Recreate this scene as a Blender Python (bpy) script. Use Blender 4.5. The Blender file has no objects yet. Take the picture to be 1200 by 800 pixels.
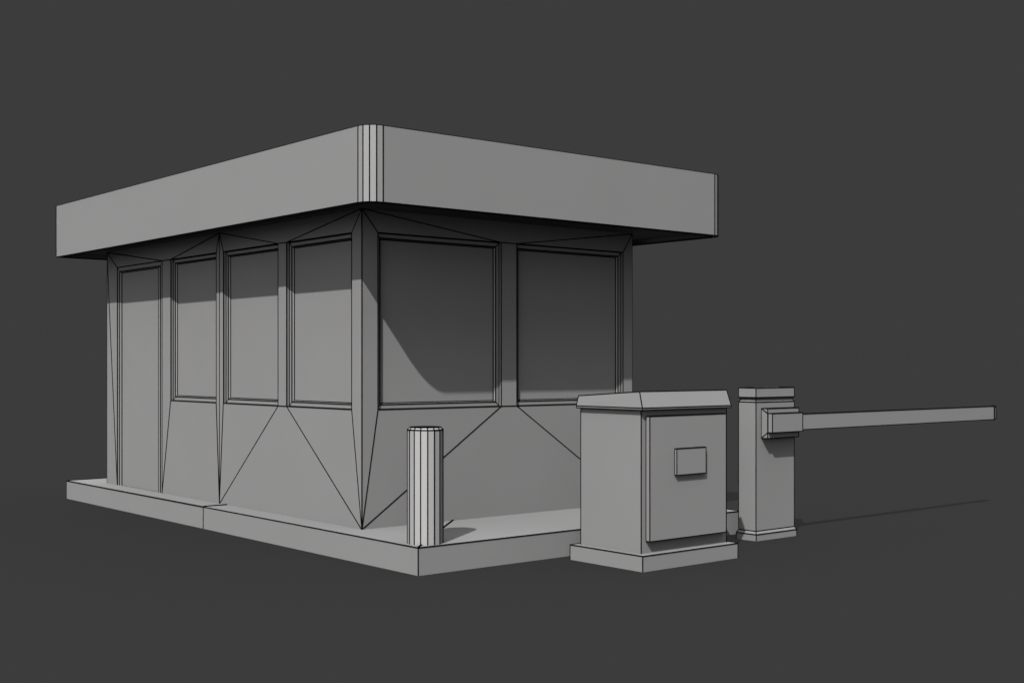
import bpy, math, random
from mathutils import Vector

S = bpy.context.scene
COL = S.collection

# ------------------------------------------------------------------ materials
def clay(name, base, rough=0.65, metal=0.3):
    m = bpy.data.materials.new(name); m.use_nodes = True
    nt = m.node_tree; b = nt.nodes['Principled BSDF']
    b.inputs['Roughness'].default_value = rough
    b.inputs['Metallic'].default_value = metal      # satin paint with some metal sheen
    tc = nt.nodes.new('ShaderNodeTexCoord')
    n = nt.nodes.new('ShaderNodeTexNoise'); n.inputs['Scale'].default_value = 2.2
    n.inputs['Detail'].default_value = 6.0
    r = nt.nodes.new('ShaderNodeValToRGB')
    r.color_ramp.elements[0].position = 0.3; r.color_ramp.elements[1].position = 0.7
    r.color_ramp.elements[0].color = (*[c * 0.985 for c in base], 1)
    r.color_ramp.elements[1].color = (*[min(1, c * 1.015) for c in base], 1)
    nt.links.new(tc.outputs['Object'], n.inputs['Vector'])
    nt.links.new(n.outputs['Fac'], r.inputs['Fac'])
    nt.links.new(r.outputs['Color'], b.inputs['Base Color'])
    return m

GREY = clay('grey_paint', (0.40, 0.40, 0.40))
PALE = clay('pale_grey_paint', (0.55, 0.55, 0.55))
LINE = bpy.data.materials.new('black_edge_line'); LINE.use_nodes = True
_b = LINE.node_tree.nodes['Principled BSDF']
_b.inputs['Base Color'].default_value = (0.006, 0.006, 0.006, 1)
_b.inputs['Roughness'].default_value = 1.0
_b.inputs['Specular IOR Level'].default_value = 0.0

# ------------------------------------------------------------------ mesh builder
LW_SCALE = 1.28
class MB:
    def __init__(s): s.v = []; s.f = []; s.m = []
    def face(s, pts, m=0):
        i = len(s.v); s.v += [tuple(p) for p in pts]; s.f.append(tuple(range(i, i + len(pts)))); s.m.append(m)
    def hull(s, lo, hi, m=0, caps=True):
        """closed solid between two loops of equal length (lo bottom, hi top, counter-clockwise from above)"""
        n = len(lo); i = len(s.v); s.v += [tuple(p) for p in lo] + [tuple(p) for p in hi]
        for k in range(n):
            j = (k + 1) % n
            s.f.append((i + k, i + j, i + n + j, i + n + k)); s.m.append(m)
        if caps:
            s.f.append(tuple(i + k for k in reversed(range(n)))); s.m.append(m)
            s.f.append(tuple(i + n + k for k in range(n))); s.m.append(m)
    def loops(s, ls, m=0):
        """stack of loops, closed at both ends"""
        n = len(ls[0]); i = len(s.v)
        for l in ls: s.v += [tuple(p) for p in l]
        for a in range(len(ls) - 1):
            for k in range(n):
                j = (k + 1) % n
                s.f.append((i + a*n + k, i + a*n + j, i + (a+1)*n + j, i + (a+1)*n + k)); s.m.append(m)
        s.f.append(tuple(i + k for k in reversed(range(n)))); s.m.append(m)
        e = i + (len(ls) - 1) * n
        s.f.append(tuple(e + k for k in range(n))); s.m.append(m)
    def box(s, x0, x1, y0, y1, z0, z1, m=0):
        s.hull(rect(x0, x1, y0, y1, z0), rect(x0, x1, y0, y1, z1), m)
    def line(s, p, q, r=0.0033):
        r *= LW_SCALE
        """a drawn edge line: a thin black six-sided rod lying on the edge"""
        p = Vector(p); q = Vector(q); d = (q - p)
        if d.length < 1e-6: return
        d.normalize(); u = d.orthogonal().normalized(); w = d.cross(u)
        lo = [p + r * (math.cos(a) * u + math.sin(a) * w) for a in [k * math.pi / 3 for k in range(6)]]
        hi = [q + r * (math.cos(a) * u + math.sin(a) * w) for a in [k * math.pi / 3 for k in range(6)]]
        s.hull(lo, hi, 1)
    def path(s, pts, r=0.0033, closed=False):
        n = len(pts)
        for k in range(n if closed else n - 1): s.line(pts[k], pts[(k + 1) % n], r)
    def build(s, name, parent=None, loc=None, mat=None):
        me = bpy.data.meshes.new(name)
        off = Vector(loc) if loc else Vector((0, 0, 0))
        if parent is not None: off = world_loc(parent)
        me.from_pydata([tuple(Vector(v) - off) for v in s.v], [], s.f)
        me.materials.append(mat or GREY); me.materials.append(LINE)
        me.polygons.foreach_set('material_index', s.m)
        me.update()
        o = bpy.data.objects.new(name, me); COL.objects.link(o)
        if parent is not None: o.parent = parent
        elif loc: o.location = loc
        return o

def rect(x0, x1, y0, y1, z): return [(x0, y0, z), (x1, y0, z), (x1, y1, z), (x0, y1, z)]
def world_loc(o):
    v = Vector((0, 0, 0))
    while o is not None: v = v + o.location; o = o.parent
    return v
def thing(name, label, cat, loc):
    o = bpy.data.objects.new(name, None); COL.objects.link(o); o.location = loc
    o.empty_display_size = 0.3; o['label'] = label; o['category'] = cat
    return o

# ------------------------------------------------------------------ ground and backdrop
GLEV = 0.0452
def ground():
    m = bpy.data.materials.new('dark_studio_floor'); m.use_nodes = True
    nt = m.node_tree; out = nt.nodes['Material Output']; nt.nodes.remove(nt.nodes['Principled BSDF'])
    d = nt.nodes.new('ShaderNodeBsdfDiffuse'); t = nt.nodes.new('ShaderNodeBsdfTransparent')
    x = nt.nodes.new('ShaderNodeMixShader'); x.inputs['Fac'].default_value = 0.6
    d.inputs['Color'].default_value = (GALB, GALB, GALB, 1)
    nt.links.new(t.outputs[0], x.inputs[1]); nt.links.new(d.outputs[0], x.inputs[2])
    nt.links.new(x.outputs[0], out.inputs['Surface'])
    me = bpy.data.meshes.new('ground'); n = 96; R = 140
    me.from_pydata([(R*math.cos(2*math.pi*k/n), R*math.sin(2*math.pi*k/n), 0) for k in range(n)], [], [tuple(range(n))])
    me.materials.append(m)
    o = bpy.data.objects.new('ground', me); COL.objects.link(o)
    o['kind'] = 'structure'; o['label'] = 'plain dark grey floor running out to the seamless backdrop'
GALB = 0.0325
ground()

# ------------------------------------------------------------------ platform (kerb island)
HP = 0.184; LX = 3.236; LY = 6.216; YS = 3.10
pf = thing('platform', 'long low grey platform that the booth and the bollard stand on', 'platform', (LX/2, LY/2, 0))
b = MB(); b.box(0, LX, 0, YS - 0.001, 0, HP)
b.path([(0, YS, HP), (0, 0, HP), (LX, 0, HP), (LX, YS, HP)], 0.0036)
b.line((0, 0, 0), (0, 0, HP)); b.line((LX, 0, 0), (LX, 0, HP))
b.line((0, YS - 0.001, 0), (0, YS - 0.001, HP), 0.004)
b.line((0, YS - 0.001, HP + .003), (LX, YS - 0.001, HP + .003), 0.0055)
b.line((0, 0, HP + .003), (LX, YS, HP + .003), 0.0055)
b.build('slab', pf)
b = MB(); b.box(0, LX, YS + 0.001, LY, 0, HP)
b.path([(0, YS, HP), (0, LY, HP), (LX, LY, HP), (LX, YS, HP)], 0.0048)
b.line((0, LY, 0), (0, LY, HP), 0.003); b.line((LX, LY, 0), (LX, LY, HP), 0.003)
b.build('slab', pf)

# ------------------------------------------------------------------ booth
BX, BY, WX, WY = 0.218, 1.004, 3.004, 5.694
ZS = 2.516            # soffit, where the wall ends
YM = 3.235            # joint between the two wall sections on the long side
booth = thing('guard_booth', 'flat-roofed guard booth with large windows and a plain door, standing on the long platform',
              'guard booth', ((BX+WX)/2, (BY+WY)/2, HP))
ZT, ZB = 2.350, 1.052
# openings on the long side (y ranges) and on the front (x ranges)
DOOR = (4.390, 5.435)
LW = [(3.295, 4.205), (2.222, 3.163), (1.138, 2.088)]
RW = [(0.357, 1.529), (1.690, 2.890)]
T = 0.055
def L(y, z, d=0.0): return (BX + d, y, z)         # point on the long side, d deep
def F(x, z, d=0.0): return (x, BY + d, z)         # point on the front side
def skin(b, f, a0, a1, z0, z1, holes, flip):
    xs = sorted({a0, a1, *[h[0] for h in holes], *[h[1] for h in holes]})
    zs = sorted({z0, z1, *[h[2] for h in holes], *[h[3] for h in holes]})
    for i in range(len(xs) - 1):
        for k in range(len(zs) - 1):
            cx, cz = (xs[i]+xs[i+1])/2, (zs[k]+zs[k+1])/2
            if any(h[0] < cx < h[1] and h[2] < cz < h[3] for h in holes): continue
            for d in (0.0, T):
                q = [f(xs[i], zs[k], d), f(xs[i+1], zs[k], d), f(xs[i+1], zs[k+1], d), f(xs[i], zs[k+1], d)]
                if flip != (d > 0): q.reverse()
                b.face(q)
    for h in holes:
        c = [(h[0], h[2]), (h[1], h[2]), (h[1], h[3]), (h[0], h[3])]
        for k in range(4):
            p, q = c[k], c[(k+1) % 4]
            if p[1] == q[1] == z0: continue
            r = [f(*p, 0), f(*p, T), f(*q, T), f(*q, 0)]
            if flip: r.reverse()
            b.face(r)

w = MB()
lh = [(DOOR[0], DOOR[1], HP, ZT)] + [(a, c, ZB, ZT) for a, c in LW]
rh = [(a, c, ZB, ZT) for a, c in RW]
skin(w, L, BY, WY, HP, ZS, lh, True)
skin(w, F, BX, WX, HP, ZS, rh, False)
# the two plain sides behind
w.box(WX - T, WX, BY + T + .001, WY, HP, ZS); w.box(BX + T + .001, WX - T - .001, WY - T, WY, HP, ZS)
# drawn edges, long side
r1 = 0.0036
A, M_, B_, C_ = (WY, ZS), (YM, ZS), (BY, ZS), (WX, ZS)
d0, d1 = DOOR
for f, p, q, r in [
    (L, A, (d1, ZT), r1), (L, A, (d0, ZT), r1), (L, A, (d1, HP), r1), (L, (d0, ZT), (LW[0][1], ZT), r1),
    (L, M_, (LW[0][1], ZT), r1), (L, M_, (LW[0][0], ZT), r1), (L, M_, (LW[1][1], ZT), r1), (L, M_, (LW[1][0], ZT), r1),
    (L, (LW[1][0], ZT), (LW[2][1], ZT), r1), (L, B_, (LW[2][1], ZT), r1), (L, B_, (LW[2][0], ZT), r1),
    (L, (LW[0][1], ZB), (d0, HP), r1), (L, (LW[0][0], ZB), (YM, HP), r1), (L, (LW[1][1], ZB), (YM, HP), r1),
    (L, (LW[1][0], ZB), (YM, HP), r1), (L, (LW[1][0], ZB), (LW[2][1], ZB), r1),
    (L, (LW[2][1], ZB), (BY, HP), r1), (L, (LW[2][0], ZB), (BY, HP), r1), (L, (YM, HP), M_, 0.0028),
    (F, (BX, ZS), (RW[0][0], ZT), r1), (F, (BX, ZS), (RW[0][1], ZT), r1), (F, (RW[0][1], ZT), (RW[1][0], ZT), r1),
    (F, C_, (RW[1][0], ZT), r1), (F, C_, (RW[1][1], ZT), r1),
    (F, (BX, HP), (RW[0][0], ZB), r1), (F, (BX, HP), (RW[0][1], ZB), r1), (F, (RW[0][1], ZB), (RW[1][0], ZB), r1),
    (F, (WX, HP), (RW[1][0], ZB), r1), (F, (WX, HP), (RW[1][1], ZB), r1),
    (F, (BX, HP), (BX, ZS), 0.0036), (F, (WX, HP), (WX, ZS), 0.002), (L, (WY, HP), (WY, ZS), 0.002)]:
    far = f is L and p[0] + q[0] > 6.0          # the far section's seams are a little heavier
    w.line(f(*p), f(*q), r * (1.25 if far else 1.0))
for h in lh[1:]: w.path([L(h[0], h[2]), L(h[1], h[2]), L(h[1], h[3]), L(h[0], h[3])], 0.0036, True)
w.path([L(d1, HP), L(d1, ZT), L(d0, ZT), L(d0, HP)], 0.0036)
for h in rh: w.path([F(h[0], h[2]), F(h[1], h[2]), F(h[1], h[3]), F(h[0], h[3])], 0.0036, True)
w.build('wall', booth)

# frames and panes
FW, FS, FD, FB, PD = 0.035, 0.026, 0.027, 0.008, 0.047
def ring(h, i, is_door=False):
    a0, a1, z0, z1 = h
    it = i if not is_door or i < 0.05 else i * 0.6       # the door's head trim is slimmer than its jambs
    zb = z0 if is_door else z0 + i
    return [(a0 + i, zb), (a1 - i, zb), (a1 - i, z1 - it), (a0 + i, z1 - it)]
def opening(name, f, h, flip, is_door=False, label=None):
    # section of the frame: (distance in from the opening's edge, depth behind the wall face)
    if is_door: prof = [(0.0004, 0.004), (0.045, 0.005), (0.095, 0.006), (0.097, 0.012), (0.0004, 0.050)]; pd = 0.010
    else: prof = [(0.0004, FS), (FW, FD), (FW + FB, PD), (FW + FB, PD + 0.006), (0.0004, PD + 0.006)]; pd = PD
    inner = prof[2][0]
    fr = MB(); n = len(prof)
    rl = [[f(*p, d) for p in ring(h, i, is_door)] for i, d in prof]
    for a in range(n):
        c = (a + 1) % n
        for k in ((1, 2, 3) if is_door else range(4)):
            j = (k + 1) % 4
            q = [rl[a][k], rl[a][j], rl[c][j], rl[c][k]]
            if not flip: q.reverse()
            fr.face(q)
    for a, r in (((0, 0.0052), (1, 0.0052), (2, 0.0024)) if is_door else ((0, 0.0042), (1, 0.0038))):
        pts = rl[a]
        if is_door: fr.path([pts[1], pts[2], pts[3], pts[0]], r)
        else: fr.path(pts, r, True)
    for k in ((2, 3) if is_door else range(4)): fr.line(rl[0][k], rl[1][k], 0.0032); fr.line(rl[1][k], rl[2][k], 0.0028)
    pn = MB()
    i0 = inner - 0.004
    lo = [f(*p, pd + 0.005) for p in ring(h, i0, is_door)]; hi = [f(*p, pd) for p in ring(h, i0, is_door)]
    if is_door:
        lift = lambda l: [(*p[:2], p[2] + (0.003 if k < 2 else 0)) for k, p in enumerate(l)]
        lo, hi = lift(lo), lift(hi)
    if flip: lo.reverse(); hi.reverse()
    pn.hull(lo, hi)
    e = [f(*p, pd) for p in ring(h, inner + 0.0015, is_door)]
    if is_door: pn.path([e[1], e[2], e[3], e[0]], 0.0056)
    else: pn.path(e, 0.0044, True)
    if is_door:
        o = pn.build('door', booth); fr.build('door_frame', o)
    else:
        o = fr.build('window', booth); pn.build('pane', o)
    if label: o['label'] = label
    return o
opening('door', L, lh[0], True, True)
for h in lh[1:]: opening('window', L, h, True)
for h in rh: opening('window', F, h, False)

# roof: fascia with a rounded front left and front right corner, recessed soffit inside
RX0, RY0, RX1, RY1, RR, RZ0, RZ1 = -0.148, 0.368, 3.470, 6.100, 0.122, 2.4765, 2.997
def plan(i, z):
    x0, x1, y0, y1, r = RX0 + i, RX1 - i, RY0 + i, RY1 - i, max(RR - i, 0.02)
    p = [(x0 + r - r*math.cos(a), y0 + r - r*math.sin(a), z) for a in [k*math.pi/8 for k in range(5)]]
    p += [(x1 - r + r*math.sin(a), y0 + r - r*math.cos(a), z) for a in [k*math.pi/8 for k in range(5)]]
    return p + [(x1, y1, z), (x0, y1, z)]
rf = MB(); FT = 0.05
rf.hull(plan(FT + .001, RZ1 - 0.08), plan(FT + .001, RZ1 - 0.004))
roof = rf.build('roof', booth)
fa = MB(); o0, o1, i0, i1 = plan(0, RZ0), plan(0, RZ1), plan(FT, RZ0), plan(FT, RZ1)
n = len(o0)
for k in range(n):
    j = (k + 1) % n
    fa.face([o0[k], o0[j], o1[j], o1[k]]); fa.face([i0[j], i0[k], i1[k], i1[j]])
    fa.face([o0[j], o0[k], i0[k], i0[j]]); fa.face([o1[k], o1[j], i1[j], i1[k]])
for k in range(n): fa.line(o0[k], o1[k], 0.0036 if k < 10 else 0.005)
fa.path(o0, 0.004, True); fa.path(o1, 0.0016, True); fa.path(i0, 0.003, True)
fa.build('fascia', roof)
so = MB(); so.hull(plan(FT + .001, ZS + 0.002), plan(FT + .001, ZS + 0.04)); so.build('soffit', roof)

# ------------------------------------------------------------------ bollard
BC = (0.172, 0.157); BR = 0.1205
CAM = Vector((-4.81134, -6.70815, 1.38))
bo = MB()
ph = math.atan2(CAM.y - BC[1], CAM.x - BC[0]) + math.radians(7.5)
def circ(r, z): return [(BC[0] + r*math.cos(ph + k*math.pi/8), BC[1] + r*math.sin(ph + k*math.pi/8), z) for k in range(16)]
c0, c1, c2 = circ(BR, HP), circ(BR, 0.946), circ(BR - 0.016, 0.961)
bo.loops([c0, c1, c2])
for k in range(16): bo.line(c0[k], c1[k], 0.0034); bo.line(c1[k], c2[k], 0.0034)
bo.path(c1, 0.0036, True); bo.path(c2, 0.0036, True)
for k in range(0, 8): bo.line(c2[k], c2[-k - 1], 0.0028)
bol = bo.build('bollard', None, (BC[0], BC[1], HP), PALE)
bol['label'] = 'faceted round bollard standing on the front corner of the platform'; bol['category'] = 'bollard'

# ------------------------------------------------------------------ cabinet
cab = thing('electrical_cabinet', 'boxy outdoor cabinet with a sloped lid and plinth, between platform and barrier post', 'cabinet', (1.717, -0.485, 0))
GX0, GX1, GY0, GY1, GH = 1.231, 2.203, -0.842, -0.129, 0.106
KX0, KX1, KY0, KY1, KZ = 1.299, 2.172, -0.762, -0.167, 1.075
def box_lines(b, x0, x1, y0, y1, z0, z1, r=0.0032, skip=()):
    lo, hi = rect(x0, x1, y0, y1, z0), rect(x0, x1, y0, y1, z1)
    if 'lo' not in skip: b.path(lo, r, True)
    if 'hi' not in skip: b.path(hi, r, True)
    if 'v' not in skip:
        for p, q in zip(lo, hi): b.line(p, q, r)
b = MB(); b.box(GX0, GX1, GY0, GY1, 0, GH); box_lines(b, GX0, GX1, GY0, GY1, 0, GH, 0.0034, ('lo',)); b.build('plinth', cab)
b = MB(); b.box(KX0, KX1, KY0, KY1, GH, KZ); box_lines(b, KX0, KX1, KY0, KY1, GH, KZ, 0.0034, ('hi', 'lo')); b.build('body', cab)
c0 = rect(1.276, 2.184, -0.796, -0.146, 1.0755); c1 = rect(1.276, 2.184, -0.796, -0.146, 1.090)
c2 = [(1.286, -0.760, 1.200), (2.176, -0.760, 1.200), (2.176, -0.158, 1.162), (1.286, -0.158, 1.162)]
b = MB(); b.loops([c0, c1, c2])
for l in (c0, c1, c2): b.path(l, 0.0030, True)
for p, q, s in zip(c0, c1, c2): b.line(p, q, 0.003); b.line(q, s, 0.0034)
b.build('lid', cab)
b = MB(); b.box(1.345, 2.128, -0.798, -0.7625, 0.188, 1.033); box_lines(b, 1.345, 2.128, -0.798, -0.7625, 0.188, 1.033, 0.0032)
cd = b.build('door', cab)
b = MB(); b.box(1.590, 1.889, -0.8185, -0.7985, 0.624, 0.805); box_lines(b, 1.590, 1.889, -0.8185, -0.7985, 0.624, 0.805, 0.0029)
b.build('latch_plate', cd)

# ------------------------------------------------------------------ barrier
bar = thing('barrier_gate', 'boom barrier with a square post and one long straight arm reaching out to the right', 'barrier', (3.225, -0.284, 0))
PX0, PX1, PY0, PY1 = 2.985, 3.466, -0.371, -0.197
def pr(i, z): return rect(PX0 + i, PX1 - i, PY0 + i, PY1 - i, z)
b = MB(); ls = [pr(-0.013, 0), pr(-0.013, 0.052), pr(0.0005, 0.076)]
b.loops(ls); b.path(ls[1], 0.0036, True); b.path(ls[2], 0.0036, True)
for k in range(4): b.line(ls[0][k], ls[1][k], 0.0034); b.line(ls[1][k], ls[2][k], 0.0034)
b.build('base', bar)
b = MB(); ls = [pr(0, 0.077), pr(0, 1.088), pr(0.012, 1.102), pr(0.012, 1.121)]
b.loops(ls); b.path(ls[1], 0.0034, True)
for k in range(4):
    for a in range(3): b.line(ls[a][k], ls[a+1][k], 0.0034)
b.build('post', bar)
b = MB(); ls = [pr(0, 1.122), pr(0, 1.199)]
b.loops(ls); b.path(ls[0], 0.005, True); b.path(ls[1], 0.0032, True)
for k in range(4): b.line(ls[0][k], ls[1][k], 0.0034)
b.build('cap', bar)
def fr_(x0, x1, z0, z1, y): return [(x0, y, z0), (x1, y, z0), (x1, y, z1), (x0, y, z1)]
def slab_y(x0, x1, z0, z1, yb, yf):
    b = MB(); p0 = fr_(x0, x1, z0, z1, yb); p1 = fr_(x0, x1, z0, z1, yf)
    b.loops([p1[::-1], p0[::-1]])
    b.path(p0, 0.0030, True); b.path(p1, 0.0034, True)
    for p, q in zip(p0, p1): b.line(p, q, 0.0030)
    return b
b = slab_y(3.050, 3.442, 0.804, 1.038, -0.3715, -0.434)
b.line((3.050, -0.3715, 1.038), (3.050, -0.434, 1.001), 0.0034); b.line((3.050, -0.3715, 0.804), (3.050, -0.434, 0.849), 0.0034)
mt = b.build('arm_mount', bar)
slab_y(3.056, 3.437, 0.850, 1.000, -0.4345, -0.476).build('arm_socket', mt)
AX1 = 6.392; AY0, AY1, AZ0, AZ1 = -0.470, -0.440, 0.862, 0.987
b = MB(); b.box(3.4375, AX1, AY0, AY1, AZ0, AZ1)
box_lines(b, 3.4375, AX1, AY0, AY1, AZ0, AZ1, 0.0032)
b.path([(AX1, AY0, AZ0), (AX1, AY0, AZ1), (AX1, AY1, AZ1), (AX1, AY1, AZ0)], 0.007, True)
arm = b.build('arm', bar)
b = MB(); b.box(AX1 + .002, AX1 + .034, AY0 + .002, AY1 - .002, AZ0 + .002, AZ1 - .002)
box_lines(b, AX1 + .002, AX1 + .034, AY0 + .002, AY1 - .002, AZ0 + .002, AZ1 - .002, 0.0045)
b.build('end_cap', arm)

# ------------------------------------------------------------------ light
tgt = Vector((1.5, 1.5, 1.0)); DIST = 5000.0
def soft_lamp(name, direction, half_angle, power, col):
    """a distant lamp; half_angle is the angular radius it shows from the booth, in degrees"""
    l = bpy.data.lights.new(name, 'POINT'); l.color = col; l.energy = power * 4.0e8
    l.shadow_soft_size = DIST * math.sin(math.radians(half_angle))
    o = bpy.data.objects.new(name, l); COL.objects.link(o)
    o.location = tgt + Vector(direction).normalized() * DIST
az, el = math.radians(215), math.radians(12)
soft_lamp('key_lamp', (-0.783, -0.523, 1.0), 0.30, 2.50, (1.0, 0.985, 0.975))
soft_lamp('overhead_lamp', (0, 0, 1), 72, 2.66, (0.985, 0.985, 1.0))
soft_lamp('fill_lamp', (math.cos(az)*math.cos(el), math.sin(az)*math.cos(el), math.sin(el)), 35, 0.92, (1.0, 0.98, 0.985))

wd = bpy.data.worlds.new('World'); S.world = wd; wd.use_nodes = True
bg = wd.node_tree.nodes['Background']; bg.inputs['Color'].default_value = (GLEV, GLEV, GLEV, 1); bg.inputs['Strength'].default_value = 1.0

# ------------------------------------------------------------------ camera
AL = 0.8741
cd_ = bpy.data.cameras.new('camera'); cam = bpy.data.objects.new('camera', cd_); COL.objects.link(cam)
cd_.sensor_width = 36.0; cd_.lens = 1474.0 / 1200 * 36; cd_.shift_y = 27.38 / 1200
cd_.clip_start = 0.1; cd_.clip_end = 2000
cam.location = CAM
cam.rotation_euler = (math.pi/2, 0, math.atan2(-math.cos(AL), math.sin(AL)))
S.camera = cam

S.view_settings.view_transform = 'Standard'; S.view_settings.look = 'None'
S.view_settings.exposure = 0.0; S.view_settings.gamma = 1.0
S.cycles.max_bounces = 0; S.cycles.diffuse_bounces = 0; S.cycles.glossy_bounces = 0; S.cycles.transparent_max_bounces = 16
